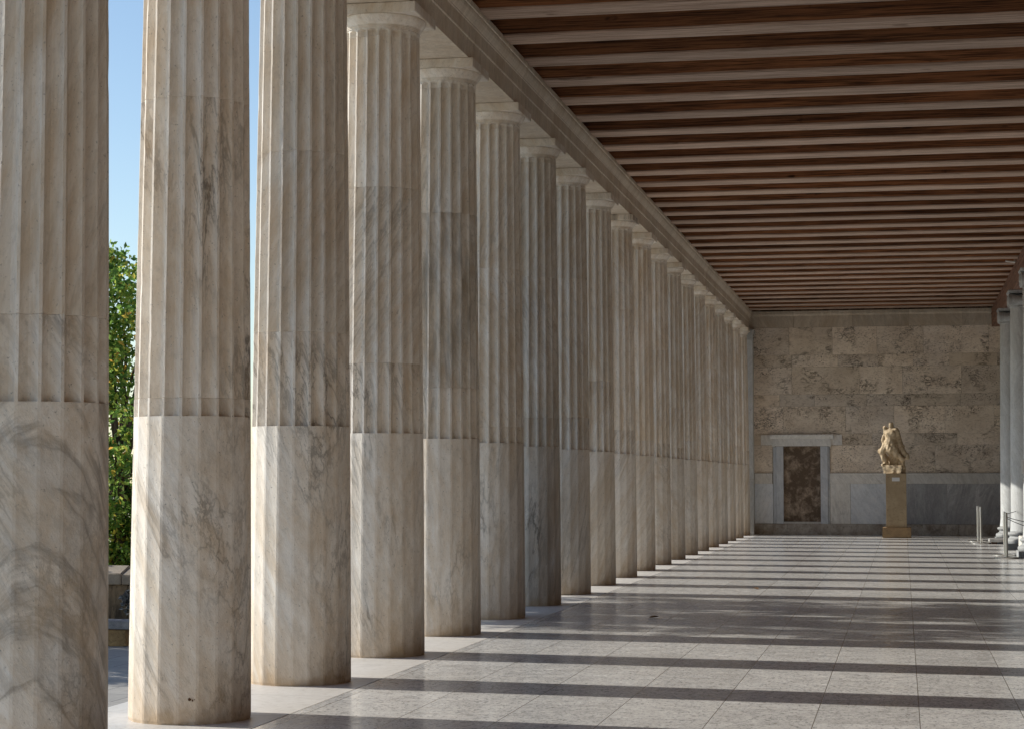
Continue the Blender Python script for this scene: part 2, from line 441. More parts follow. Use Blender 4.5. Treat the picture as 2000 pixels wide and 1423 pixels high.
# ------------------------------------------------------------------ Doric columns
NF = 20
ZF = 2.0
def rad(z):
    u = max(0, min(1, z / 5.62))
    return .407 - .062 * (u ** 1.25)
TS = [-1, -.8, -.52, -.18, .18, .52, .8, 1]
HALF = math.pi / NF
FIL = .075           # half the fillet between flutes, as a share of the pitch
def ring(z, mode, s=1.0):
    r = rad(z) * s; out = []
    for k in range(NF):
        a0 = 2 * HALF * k
        e = HALF * (1 - 2 * FIL)
        for tt in TS:
            a = a0 + e * tt
            ch = math.cos(e) / math.cos(e * tt)          # a flat facet between the two fillet edges
            if mode == 'flat': rr = r * ch - .0024 * (1 - tt * tt)      # facets chiselled very slightly hollow
            else:
                d = .054 * (r / .4) * mode(tt, z) * max(0, 1 - tt * tt) ** .75
                rr = r * ch - d
            out.append((rr * math.cos(a), rr * math.sin(a), z))
    return out
def rings_mesh(rs):
    n = len(rs[0]); v = [p for q in rs for p in q]; f = []
    for i in range(len(rs) - 1):
        for k in range(n):
            f.append((i*n+k, i*n+(k+1) % n, (i+1)*n+(k+1) % n, (i+1)*n+k))
    f.append(tuple(range(n))[::-1]); f.append(tuple((len(rs)-1)*n + k for k in range(n)))
    return v, f
full = lambda tt, z: 1.0
def top_fade(tt, z):
    ze = 5.640 + .030 * math.sqrt(max(0, 1 - tt * tt))
    return 1.0 if z < ze - .004 else max(0.0, 1 - (z - ze + .004) / .008)

JOINTS = {1: [2.468], 2: [2.12, 4.115], 3: [2.733, 4.154], 4: [2.629, 4.227], 5: [2.518, 4.316], 6: [2.186, 4.0], 7: [2.363, 4.149],
          8: [2.441, 4.37], 9: [3.062], 10: [2.386, 4.351], 11: [2.267], 12: [2.258, 4.006], 13: [2.216, 3.016], 14: [2.4], 15: [2.9],
          16: [2.3, 4.2], 17: [2.6], 18: [2.25], 19: [2.5], 20: [2.4]}
TONE = {1: .98, 2: 1.05, 3: 1.0, 4: 1.0, 5: .96, 6: 1.0, 7: .92, 8: 1.0}
ORD = ['first', 'second', 'third', 'fourth', 'fifth', 'sixth', 'seventh', 'eighth', 'ninth', 'tenth', 'eleventh', 'twelfth', 'thirteenth',
       'fourteenth', 'fifteenth', 'sixteenth', 'seventeenth', 'eighteenth', 'nineteenth', 'twentieth']
def col_label(n):
    if n == 1: return 'fluted marble column cut by the picture edge, curving grey bands on its base'
    if n == 2: return 'fluted marble column with sunlit flank and a rust spot low on its faceted base'
    if n == 3: return 'fluted marble column third in the row, next to the rust-spotted one'
    if n == 4: return 'fluted marble column fourth in the row, the first to show its whole capital'
    if n == 5: return 'fluted marble column fifth in the row, with dark grime halfway up its shaft'
    if n == 6: return 'fluted marble column sixth in the row, standing in tree shade, pale blue-grey'
    if n == 7: return 'fluted marble column seventh in the row, tree shaded, darkest grey foot'
    if n == 10: return 'fluted marble column tenth in the row, black drips on its capital'
    if n == 20: return 'fluted marble column twentieth and last in the row, touching the end wall pilaster'
    return 'fluted marble column, ' + ORD[n-1] + ' in the row counted from the open end'

def set_col(o, tone, v, g, seed, band=0.0):
    o.color = (tone, v, g, band); o.pass_index = seed; return o

for n in range(1, 21):
    cr = random.Random(100 + n)
    root = empty('doric_column', (0, colY(n), 0), col_label(n), 'column', 'fluted columns of the outer row')
    near = n <= 12
    base = TONE.get(n, cr.uniform(.9, 1.06))
    js = [ZF] + JOINTS[n] + [5.612]
    vv = {1: .6, 2: 1.0, 3: .95, 4: 1.0, 5: .95, 6: .8, 7: 1.0, 8: .9}.get(n, cr.uniform(.3, .6))
    v, f = rings_mesh([ring(0.0, 'flat', .988), ring(.012, 'flat', .994), ring(.02, 'flat')] + [ring(z, 'flat') for z in (.5, 1.0, 1.5, 2.0)])
    sharp(set_col(mesh_obj('faceted_drum', v, f, M['marble'], root), base, vv, .0 if n != 7 else .25, n * 5, {1: 1.0}.get(n, 0.0)), 4)
    for i in range(len(js) - 1):
        z0, z1 = js[i], js[i+1]
        zs = [z0 + .004, z1 - .004]
        k = max(2, int((z1 - z0) / (.05 if n <= 6 else .5)))
        inner = [z0 + .004 + (z1 - z0 - .008) * j / k for j in range(k + 1)]
        rs = [ring(z0 + (0 if i == 0 else .0005), full, 1 if i == 0 else .992)] + [ring(z, full) for z in inner] + [ring(z1 - .0005, full, .992)]
        v, f = rings_mesh(rs)
        if n <= 6:
            v = [list(p) for p in v]; nv = NF * len(TS)
            for q in range(int(34 * (z1 - z0))):
                fl_, rr_ = cr.randrange(NF), cr.randrange(2, len(rs) - 2)
                dep = cr.uniform(.0015, .005)
                for dr, sc_ in ((-1, .5), (0, 1), (1, .6)):
                    for vi in ((fl_ * 8 + 7), ((fl_ + 1) % NF) * 8):
                        p = v[(rr_ + dr) * nv + vi]; ln = math.hypot(p[0], p[1]); ff = 1 - dep * sc_ * cr.uniform(.3, 1) / ln
                        p[0] *= ff; p[1] *= ff
        o = mesh_obj('fluted_drum', v, f, M['marble'], root, smooth=True)
        sharp(o, 28)
        tone = base * (1 if i == 0 else cr.uniform(.9, 1.06))
        ve = vv if i == 0 else cr.uniform(.15, .55)
        g = 0.0
        if n == 2 and i == 1: ve = 1.0
        if n == 5: g = .5 if i == 1 else .1
        if n == 7: g = .2
        set_col(o, tone, ve, g, n * 5 + (2 if n == 2 and i == 1 else i))
    if n == 2:   # rust stain on the facet that faces the aisle
        a = R(-72); rn = rad(.16) * math.cos(HALF * (1 - 2 * FIL)) / math.cos(0) + .0012
        rn = rad(.16) * math.cos(HALF * (1 - 2 * FIL)) + .0012
        nx, ny = math.cos(a), math.sin(a); sv, sf = [], []
        for cx_, cz_, rx_, rz_ in ((.015, .165, .011, .009), (.034, .158, .006, .007), (.046, .163, .004, .003)):
            b0 = len(sv)
            for k in range(12):
                w_ = 2 * math.pi * k / 12; q_ = cr.uniform(.75, 1.2)
                u_ = cx_ + rx_ * q_ * math.cos(w_)
                sv.append((nx * rn - ny * u_, ny * rn + nx * u_, cz_ + rz_ * q_ * math.sin(w_)))
            sf.append(tuple(range(b0, b0 + 12)))
        mesh_obj('rust_spot', sv, sf, M['rust'], root)
    # capital: necking with the flutes' rounded ends, annulets, echinus; abacus on top
    zs = [5.6125, 5.616, 5.63, 5.638, 5.646, 5.652, 5.658, 5.664, 5.67, 5.676, 5.686]
    rs = [ring(zs[0], full, .992)] + [ring(z, top_fade) for z in zs[1:]]
    v, f = rings_mesh(rs)
    cap = MB()
    cap.lathe([(.30, 5.6865), (.352, 5.6865), (.352, 5.691), (.347, 5.693), (.347, 5.697), (.357, 5.699), (.357, 5.704), (.352, 5.706), (.352, 5.709),
               (.362, 5.711), (.362, 5.716), (.366, 5.72), (.384, 5.745), (.398, 5.768), (.406, 5.785), (.408, 5.795), (.405, 5.8), (.30, 5.8)], 64)
    co = cap.build('capital', M['marble'], root, smooth=True, ang=35)
    set_col(co, base * 1.06, .2, 0, n * 5 + 3)
    nk = mesh_obj('necking', v, f, M['marble'], co, smooth=True); sharp(nk, 28); set_col(nk, base * 1.0, .25, 0.15, n * 5 + 3)
    ab = MB(); ab.box((-.412, -.395, 5.8015), (.412, .395, 5.897))
    ao = ab.build('abacus', M['marble'], co, bevel=.005)
    set_col(ao, base * .98, .3, .95 if n == 10 else .08, n * 5 + 4)

# ------------------------------------------------------------------ architrave
root = empty('architrave', (0, colY(1), 5.9), 'long pale marble architrave carried by the row of fluted columns', 'architrave')
PROF = [(-.36, 0), (.36, 0), (.36, .198), (.376, .203), (.376, .345), (.384, .352), (.384, .362), (.394, .375), (.41, .40), (.424, .43), (.43, .455), (.43, .478),
        (.442, .482), (.442, .54), (-.40, .54), (-.40, .4), (-.36, .36)]
cuts = [-8.0, colY(2), colY(4), colY(6), colY(8), colY(9), colY(11), colY(13), colY(14), colY(16), colY(18), colY(20), 57.0]
for i in range(len(cuts) - 1):
    m = MB(); m.extrude(PROF, 1, cuts[i] - colY(1) + .0025, cuts[i+1] - colY(1) - .0025)
    o = m.build('architrave_block', M['arch'], root, bevel=0)
    set_col(o, rng.uniform(.92, 1.06), .35, .05, 200 + i)

# ------------------------------------------------------------------ ceiling beams
BG = 'timber beams of the ceiling'
BL = 'brown timber ceiling beam with a weathered underside coloured paler for floor bounce, spanning from the marble architrave'
k0 = -2
first = None
kmax = int((YW - .35 - Y2) / (S / 2))
for k in range(3, kmax + 1):
    y = Y2 + k * S / 2
    br = random.Random(900 + k)
    if first is None:
        root = empty('ceiling_beam', (0, y, 6.44), BL, 'ceiling beam', BG)
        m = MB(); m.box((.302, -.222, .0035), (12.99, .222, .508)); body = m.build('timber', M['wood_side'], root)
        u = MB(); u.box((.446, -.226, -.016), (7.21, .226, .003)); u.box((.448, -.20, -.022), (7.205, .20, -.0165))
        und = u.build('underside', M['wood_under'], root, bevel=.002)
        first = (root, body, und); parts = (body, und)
    else:
        root = first[0].copy(); COL.objects.link(root); root.location = (0, y, 6.44)
        parts = []
        for src in first[1:]:
            c = src.copy(); COL.objects.link(c); c.parent = root; parts.append(c)
    root.rotation_euler = (0, br.uniform(-.0008, .0008), br.uniform(-.0012, .0012))
    for j, c in enumerate(parts):
        t = br.uniform(.65, 1.35) if j == 0 else br.uniform(.82, 1.12)
        c.color = (t, t, t, 1); c.pass_index = k * 2 + j

m = MB(); m.box((7.2, -10, 5.905), (7.68, 56.995, 6.422))
m.box((7.188, -10, 6.25), (7.1995, 56.99, 6.30))
props(m.build('inner_beam', M['wood_beam'], bevel=.004), 'dark reddish timber beam running along the top of the smooth inner columns', 'beam', kind='thing').color = (1, 1, 1, 1)

# ------------------------------------------------------------------ inner Ionic columns
XI = 7.45
def spiral_bolster():
    """side scrolls of an Ionic capital: two volutes joined by a waisted bolster, axis along X"""
    m = MB()
    for sy in (-1, 1):
        prof = []
        for i in range(17):
            u = -1 + 2 * i / 16
            r = .085 + .055 * (abs(u) ** 1.6)
            prof.append((u * .335, r))
        n = 28; b = len(m.v)
        for x, r in prof:
            for k in range(n):
                a = 2 * math.pi * k / n
                m.v.append((x, sy * .29 + r * math.cos(a), 5.69 + r * math.sin(a)))
        for i in range(len(prof) - 1):
            for k in range(n):
                m.f.append((b+i*n+k, b+i*n+(k+1) % n, b+(i+1)*n+(k+1) % n, b+(i+1)*n+k))
        # raised spiral on the two faces
        for sx in (-1, 1):
            c = len(m.v)
            m.f.append(tuple(b + (0 if sx < 0 else len(prof)-1) * n + k for k in range(n)))
            pts, rr = [], []
            for i in range(60):
                a = i / 59 * 2.4 * 2 * math.pi; r = .13 * (1 - i / 59 * .82)
                pts.append((sx * .338, sy * .29 + sy * r * math.cos(a), 5.69 + r * math.sin(a))); rr.append(.013 * (1 - i / 59 * .5))
            m.tube(pts, rr, 6)
            m.tube([(sx * .33, sy * .29, 5.69), (sx * .352, sy * .29, 5.69)], .026, 10)
    return m
ionic_labels = {51.2: 'smooth grey-white inner column standing closest to the end wall dado',
                46.36: 'smooth pale inner column second from the end wall, behind the white block',
                41.52: 'smooth pale inner column cut by the picture edge, cords hooked to it'}
for i, (yy, lab) in enumerate(ionic_labels.items()):
    root = empty('ionic_column', (XI, yy, 0), lab, 'column', 'smooth columns of the inner row')
    b = MB()
    b.box((-.48, -.48, .001), (.48, .48, .13))
    b.lathe([(.3, .131), (.455, .131), (.472, .15), (.478, .18), (.472, .21), (.455, .228), (.425, .231), (.425, .245), (.40, .255), (.385, .28), (.388, .30), (.41, .312), (.41, .322),
             (.425, .325), (.437, .345), (.437, .36), (.425, .38), (.38, .383), (.38, .40), (.3, .40)], 56)
    set_col(b.build('base', M['ionic'], root, smooth=True, ang=35), .68, .3, .1, 300 + i * 9)  # toned darker than the shaft drums, shade put into the colour
    cuts = [.401, 1.7 + .2 * i, 3.2, 4.5 - .2 * i, 5.52]
    for j in range(4):
        s = MB(); prof = []
        def rr(z): return .352 - .055 * ((z - .4) / 5.1) ** 1.3
        z0, z1 = cuts[j], cuts[j+1]
        prof = [(rr(z0) - .004, z0 + .0005)] + [(rr(z0 + (z1 - z0) * q / 6) + (0.02 * math.exp(-(z0 + (z1-z0)*q/6 - .4) * 30)), z0 + .004 + (z1 - z0 - .008) * q / 6) for q in range(7)] + [(rr(z1) - .004, z1 - .0005)]
        s.lathe(prof, 64)
        set_col(s.build('shaft_drum', M['ionic'], root, smooth=True, ang=35), rng.uniform(.92, 1.05), .35, .0, 301 + i * 9 + j)
    c = MB()
    c.lathe([(.29, 5.521), (.31, 5.521), (.318, 5.53), (.31, 5.545), (.298, 5.55), (.298, 5.575), (.33, 5.60), (.355, 5.64), (.36, 5.67), (.34, 5.70), (.2, 5.70)], 48)
    c.box((-.31, -.30, 5.70), (.31, .30, 5.80))
    co = c.build('capital', M['ionic'], root, smooth=True, ang=35); set_col(co, .95, .2, .3, 306 + i * 9)
    vo = spiral_bolster().build('volutes', M['ionic'], co, smooth=True, ang=40); set_col(vo, 1.0, .2, .3, 307 + i * 9)
    a = MB(); a.box((-.345, -.40, 5.835), (.345, .40, 5.865)); a.box((-.36, -.415, 5.8655), (.36, .415, 5.903))
    set_col(a.build('abacus', M['ionic'], co, bevel=.004), .95, .2, .3, 308 + i * 9)

# ------------------------------------------------------------------ end wall
root = empty('end_wall', (0, YW, 0), 'end wall of brown pitted stone blocks above a marble dado', 'wall')
courses = [(1.772, 2.57), (2.57, 2.905), (2.905, 3.69), (3.69, 4.03), (4.03, 4.82), (4.82, 5.17), (5.17, 5.965)]
mv, mf, mt = [], [], []
wr = random.Random(21)
def wblock(x0, x1, z0, z1, dy=0.0):
    g = .0025
    m = MB(); m.box((x0 + g, YW - dy, z0 + g), (x1 - g, YW + .5, z1 - g))
    b = len(mv); mv.extend(m.v); mf.extend([tuple(i + b for i in q) for q in m.f])
    t = (wr.random(), wr.random() ** 2, wr.random(), 1); mt.extend([t] * 8)
XL, XR = .30, 13.0
for ci, (z0, z1) in enumerate(courses):
    x = XL
    wide = 1.55 if z1 - z0 > .5 else 1.25
    first_w = wr.uniform(.7, 1.5)
    while x < XR - .01:
        wdt = first_w if x == XL else wr.uniform(.75, 1.25) * wide
        x1 = min(XR, x + wdt)
        if XR - x1 < .4: x1 = XR
        if not (ci == 0 and x1 > .95 and x < 2.68):
            wblock(x, x1, z0, z1, wr.uniform(0, .006))
        elif ci == 0:
            if x < .995: wblock(x, .995, z0, z1, .002)
            if x1 > 2.63: wblock(2.63, x1, z0, z1, .004)
        x = x1
bm = bmesh.new()
lay = bm.verts.layers.float_color.new('tint')
vs = [bm.verts.new(v) for v in mv]
for v, t in zip(vs, mt): v[lay] = t
for q in mf: bm.faces.new([vs[i] for i in q])
bmesh.ops.bevel(bm, geom=[e for e in bm.edges if e.calc_face_angle(0) > R(30)], offset=.009, segments=2, affect='EDGES')
me = bpy.data.meshes.new('masonry'); bm.to_mesh(me); bm.free(); me.materials.append(M['stone'])
o = bpy.data.objects.new('masonry', me); o.parent = root; o.location = (0, -YW, 0); COL.objects.link(o)
LOC = (0, -YW, 0)
m = MB(); m.box((.0, YW + .05, 0.003), (13.0, YW + .6, 6.94)); m.build('backing', M['infill'], root, loc=LOC)
# crown course
x = .30; i = 0
for x1 in (1.62, 3.3, 4.9, 6.4, 9.5, 13.0):
    m = MB(); m.extrude([(YW + .5, 5.968), (YW - .012, 5.968), (YW - .012, 6.30), (YW - .03, 6.315), (YW - .045, 6.35), (YW - .045, 6.437), (YW + .5, 6.437)], 0, x + .002, x1 - .002)
    o = m.build('crown_course', M['arch'], root, bevel=.003, loc=LOC); set_col(o, [.88, .97, .84, .92, .86, .9][i], .3, .12, 400 + i); x = x1; i += 1
# dado
for x0, x1, mat, tone, va in ((.47, 1.0, 'blue', 1.0, .5), (2.625, 3.2, 'white', .98, 1.0), (3.2, 4.4, 'blue', .92, .6), (4.4, 5.9, 'darkblue', 1.08, .5), (5.9, 8.2, 'darkblue', 1.15, .6)):
    m = MB(); m.box((x0 + .003, YW - .035, .318), (x1 - .003, YW + .3, 1.463))
    set_col(m.build('dado_slab', M[mat], root, bevel=.004, loc=LOC), tone, va, .0, 410 + int(x0 * 10))
for x0, x1, tone in ((.47, .985, 1.0), (2.625, 4.4, 1.03), (4.4, 6.2, .82), (6.2, 8.2, .78)):
    m = MB(); m.extrude([(YW + .3, 1.465), (YW - .06, 1.465), (YW - .06, 1.74), (YW - .068, 1.745), (YW - .068, 1.769), (YW + .3, 1.769)], 0, x0 + .002, x1 - .002)
    set_col(m.build('dado_cap', M['white'], root, bevel=.004, loc=LOC), tone, .5, .05, 440 + int(x0 * 10))
m = MB()
for x0, x1 in ((.34, 1.4), (1.4, 2.9), (2.9, 4.3), (4.3, 6.2), (6.2, 8.2)): m.box((x0 + .002, YW - .10, .002), (x1 - .002, YW + .3, .315))
m.build('plinth', M['plinth_wall'], root, bevel=.006, loc=LOC)
m = MB(); m.box((8.2, YW - .03, .002), (13.0, YW + .3, 1.769)); set_col(m.build('dado_slab', M['darkblue'], root, loc=LOC), 1, .3, 0, 460)
# blocked doorway
for z0, z1, dy in ((.37, 1.436, .10), (1.44, 2.545, .112)):
    m = MB(); m.box((1.29, YW + dy, z0), (2.40, YW + .35, z1)); m.build('infill_slab', M['infill'], root, bevel=.008, loc=LOC)
m = MB(); m.box((1.092, YW - .09, .318), (1.30, YW + .25, 2.54)); m.box((1.006, YW - .055, .318), (1.088, YW + .25, 2.525))
set_col(m.build('jamb', M['blue'], root, bevel=.005, loc=LOC), .78, .5, .1, 470)
m = MB(); m.box((2.359, YW - .09, .318), (2.57, YW + .25, 2.54)); m.box((2.574, YW - .055, .318), (2.621, YW + .25, 2.525))
set_col(m.build('jamb', M['blue'], root, bevel=.005, loc=LOC), .82, .5, .1, 471)
m = MB(); m.box((1.302, YW - .07, .318), (2.357, YW + .09, .375)); set_col(m.build('threshold', M['white'], root, bevel=.004, loc=LOC), .75, .3, .1, 472)
m = MB(); m.box((.66, YW - .05, 2.575), (2.976, YW + .25, 2.872)); m.box((1.0, YW - .10, 2.545), (2.65, YW - .051, 2.752))
m.box((.985, YW - .112, 2.53), (1.06, YW - .052, 2.70)); m.box((2.59, YW - .112, 2.53), (2.665, YW - .052, 2.70))
li = m.build('lintel', M['white'], root, bevel=.004, loc=LOC); set_col(li, .98, .35, .02, 473)
m = MB(); m.extrude([(YW - .051, 2.754), (YW - .105, 2.754), (YW - .12, 2.775), (YW - .15, 2.80), (YW - .165, 2.835), (YW - .165, 2.878), (YW - .051, 2.878)], 0, .93, 2.732)
set_col(m.build('cornice', M['white'], li, bevel=.003), 1.0, .2, .02, 474)

# pilaster at the corner of the wall
root = empty('pilaster', (0, 56.75, 0), 'narrow pale blue-white marble pilaster where the column row meets the end wall', 'pilaster')
for i, (z0, z1) in enumerate(((.003, 1.6), (1.6, 3.9), (3.9, 5.60))):
    m = MB(); m.box((-.35, -.15, z0 + .002), (.462, .245, z1 - .002))
    set_col(m.build('shaft_block', M['ionic'], root, bevel=.004), [1.3, 1.33, 1.25][i], .25, 0, 480 + i)
m = MB(); m.box((-.36, -.165, 5.60), (.472, .24, 5.70)); m.box((-.37, -.19, 5.7005), (.485, .235, 5.775)); m.box((-.39, -.215, 5.7755), (.51, .23, 5.897))
set_col(m.build('capital', M['ionic'], root, bevel=.004), 1.0, .2, 0, 484)

# ------------------------------------------------------------------ statue and pedestal
PX, PYF = 4.494, 54.35
root = empty('pedestal', (PX, PYF + .28, 0), 'tall ochre stone pedestal with a white label under the statue', 'pedestal')
root.scale = (.968, .968, .985)
m = MB(); m.box((-.283, -.28, .288), (.283, .28, 1.779)); m.build('die', M['pedestal'], root, bevel=.006)
m = MB(); m.box((-.386, -.36, .002), (.404, .36, .287)); m.build('base', M['pedestal_base'], root, bevel=.008)
m = MB(); m.box((-.112, -.288, 1.563), (.10, -.2805, 1.666)); m.build('label_plate', M['label'], root)

def statue():
    caps = [  # (p, q, r at p, r at q); x to the side, y toward the wall, z up from the pedestal top
        ((-.07, -.02, 1.33), (-.065, -.03, 1.385), .050, .056),       # broken head
        ((-.07, -.01, 1.24), (-.07, -.02, 1.34), .05, .045),          # neck
        ((-.19, -.03, 1.17), (-.25, -.06, 1.29), .055, .052),         # raised stump of arm
        ((-.17, -.02, 1.14), (.05, .0, 1.19), .10, .092),             # shoulders
        ((.05, .02, 1.2), (.12, .06, 1.02), .075, .06),               # other upper arm
        ((.0, -.09, 1.13), (-.02, -.09, 1.12), .072, .07),            # breast
        ((-.14, -.09, 1.11), (-.14, -.09, 1.1), .066, .066),
        ((-.08, -.01, 1.10), (-.10, -.01, .86), .145, .125),          # trunk
        ((-.10, .0, .86), (-.08, .0, .72), .145, .18),                # hips
        ((-.16, -.02, .76), (-.335, -.09, .62), .135, .085),          # forward thigh
        ((-.335, -.09, .62), (-.235, -.04, .27), .072, .056),         # shin
        ((-.25, -.03, .25), (-.28, -.15, .225), .055, .045),          # foot
        ((-.01, .0, .76), (.10, -.02, .52), .12, .085),               # rear thigh
        ((.10, -.02, .52), (.235, .02, .40), .075, .06),              # rear shin
        ((.235, .02, .40), (.385, .06, .43), .055, .035),             # flying cloth tip
        ((.12, .08, .95), (.18, .08, .7), .07, .08),                  # cloth down the back
        ((.18, .08, .7), (.37, .08, .47), .075, .045),
        ((-.28, -.02, 1.05), (-.31, -.02, .93), .05, .045),           # cloth over arm
        ((-.31, -.02, .93), (-.27, -.03, .78), .042, .03),
        ((-.22, .0, .9), (-.36, -.07, .66), .05, .03),
        ((-.27, .03, .5), (-.22, .0, .2), .05, .07),
        ((.22, .10, .40), (.23, .08, .18), .05, .06),
    ]
    ell = [((.02, .13, .48), (.24, .07, .36)), ((-.1, .06, .95), (.2, .12, .24)), ((.0, .12, .62), (.2, .09, .25))]
    h = .011
    xs = np.arange(-.5, .52, h); ys = np.arange(-.32, .34, h); zs = np.arange(.10, 1.52, h)
    X, Y, Z = np.meshgrid(xs, ys, zs, indexing='ij')
    D = np.full(X.shape, 9.0); kk = .028
    def smin(a, b):
        t = np.clip(.5 + .5 * (b - a) / kk, 0, 1); return b * (1 - t) + a * t - kk * t * (1 - t)
    for p, q, r0, r1 in caps:
        p, q = np.array(p), np.array(q); d = q - p; L = max(1e-6, d @ d)
        t = np.clip(((X - p[0]) * d[0] + (Y - p[1]) * d[1] + (Z - p[2]) * d[2]) / L, 0, 1)
        dist = np.sqrt((X - p[0] - t*d[0])**2 + (Y - p[1] - t*d[1])**2 + (Z - p[2] - t*d[2])**2) - (r0 + (r1 - r0) * t) * 1.14
        D = smin(D, dist)
    for c, r in ell:
        k = np.sqrt(((X-c[0])/r[0])**2 + ((Y-c[1])/r[1])**2 + ((Z-c[2])/r[2])**2)
        D = smin(D, (k - 1) * min(r))
    # clinging cloth: folds fanning from the hip
    fold = np.sin(34 * (X + .35 * (Z - .8)) + 5 * Y + 3 * np.sin(6 * Z)) * .55 + np.sin(61 * (X - .28 * Z) + 9 * Z * X) * .45
    D = D + .012 * np.sin(23 * X + 5) * np.sin(19 * Z + 2) * np.sin(27 * Y + 1) + .011 * fold * np.clip((1.08 - Z) * 3, .25, 1) + .006 * np.sin(37 * X + 11) * np.sin(43 * Z) * np.sin(40 * Y)
    return xs, ys, zs, D
def surface_nets(xs, ys, zs, D):
    ins = D < 0
    nx, ny, nz = D.shape
    cnt = np.zeros((nx-1, ny-1, nz-1), int)
    for i in (0, 1):
        for j in (0, 1):
            for k in (0, 1): cnt += ins[i:nx-1+i, j:ny-1+j, k:nz-1+k]
    act = (cnt > 0) & (cnt < 8)
    idx = -np.ones(act.shape, int); pts = np.argwhere(act); idx[tuple(pts.T)] = np.arange(len(pts))
    acc = np.zeros((len(pts), 3)); num = np.zeros(len(pts))
    C = [(i, j, k) for i in (0, 1) for j in (0, 1) for k in (0, 1)]
    for a in C:
        for b in C:
            if sum(b) - sum(a) == 1 and all(q >= p for p, q in zip(a, b)):
                da = D[pts[:,0]+a[0], pts[:,1]+a[1], pts[:,2]+a[2]]; db = D[pts[:,0]+b[0], pts[:,1]+b[1], pts[:,2]+b[2]]
                cr = (da < 0) != (db < 0); t = np.where(cr, da / (da - db + 1e-12), 0)
                pos = np.array(a)[None] + t[:, None] * (np.array(b) - np.array(a))[None]
                acc += np.where(cr[:, None], pos, 0); num += cr
    loc = pts + acc / np.maximum(num, 1)[:, None]
    h = xs[1] - xs[0]
    V = np.c_[xs[0] + loc[:,0]*h, ys[0] + loc[:,1]*h, zs[0] + loc[:,2]*h]
    F = []
    for ax in range(3):
        o1, o2 = [(1, 2), (2, 0), (0, 1)][ax]
        sl0 = [slice(None)] * 3; sl1 = [slice(None)] * 3; sl0[ax] = slice(0, -1); sl1[ax] = slice(1, None)
        a, b = ins[tuple(sl0)], ins[tuple(sl1)]
        for e in np.argwhere(a != b):
            if e[o1] == 0 or e[o2] == 0 or e[o1] >= act.shape[o1] or e[o2] >= act.shape[o2]: continue
            q = []
            for d1, d2 in ((-1, -1), (0, -1), (0, 0), (-1, 0)):
                c = e.copy(); c[o1] += d1; c[o2] += d2; q.append(int(idx[tuple(c)]))
            if min(q) < 0: continue
            F.append(tuple(q) if a[tuple(e)] else tuple(q[::-1]))
    return V, F
root = empty('statue', (PX - .045, PYF + .27, 1.754), 'broken honey-coloured marble statue of a draped striding figure on the ochre pedestal', 'statue', rz=-.32)
root.scale = (.968, .968, .968)
V, F = surface_nets(*statue())
mesh_obj('figure', V, F, M['statue'], root, smooth=True)
m = MB(); m.box((-.262, -.2, .0), (.262, .2, .215))
so = m.build('rock_base', M['statue'], root, smooth=True)
bm = bmesh.new(); bm.from_mesh(so.data)
bmesh.ops.subdivide_edges(bm, edges=bm.edges[:], cuts=12, use_grid_fill=True)
for v in bm.verts:
    if v.co.z > .004:
        nv = mnoise.noise_vector(v.co * 9) ; n2 = mnoise.noise_vector(v.co * 25)
        v.co += nv * .028 + n2 * .01
        v.co.z += .06 * max(0, (v.co.x * -1 + .05)) * (v.co.z / .215)
bm.to_mesh(so.data); bm.free()

# ------------------------------------------------------------------ barrier posts, cords
def post(x, y, label):
    r = empty('barrier_post', (x, y, 0), label, 'barrier post', 'steel barrier posts by the inner columns')
    if post.src is None:
        m = MB(); m.lathe([(.24, .001), (.242, .006), (.242, .028), (.236, .034), (.03, .037)], 40); a = m.build('base_plate', M['steel'], r, smooth=True, ang=30)
        m = MB(); m.lathe([(.0275, .037), (.0275, .895), (.026, .908), (.018, .916), (.004, .919)], 20); b = m.build('pole', M['steel'], r, smooth=True, ang=30)
        m = MB(); m.lathe([(.031, .80), (.032, .803), (.032, .835), (.031, .838)], 20); c = m.build('collar', M['steel'], r, smooth=True, ang=30)
        post.src = (a, b, c)
    else:
        for s in post.src:
            c = s.copy(); COL.objects.link(c); c.parent = r
    return r
post.src = None
post(6.545, 51.5, 'steel barrier post with thin cap, the rear one of the pair before the dark dado')
post(6.56, 49.9, 'steel barrier post in front of the dark dado, foremost of that pair')
post(6.745, 42.1, 'steel barrier post half hidden behind the corded post')
post(6.712, 40.7, 'steel barrier post holding two drooping cords')
def cord(a, b, sag, label):
    a, b = Vector(a), Vector(b); pts = []
    for i in range(17):
        u = i / 16; p = a.lerp(b, u); p.z -= sag * 4 * u * (1 - u); pts.append(p)
    m = MB(); m.tube(pts, .007, 8)
    props(m.build('barrier_rope', M['cord'], smooth=True), label, 'cord', 'barrier cords', 'thing')
cord((6.74, 40.7, .825), (7.25, 41.24, .70), .01, 'dark cord, upper of the two drooping from the corded steel post')
cord((6.74, 40.7, .795), (7.25, 41.24, .60), .015, 'dark cord, lower of the two drooping from the corded steel post')
cord((6.775, 42.1, .865), (7.2, 46.1, .865), .004, 'thin dark cord stretched level behind the corded steel post')

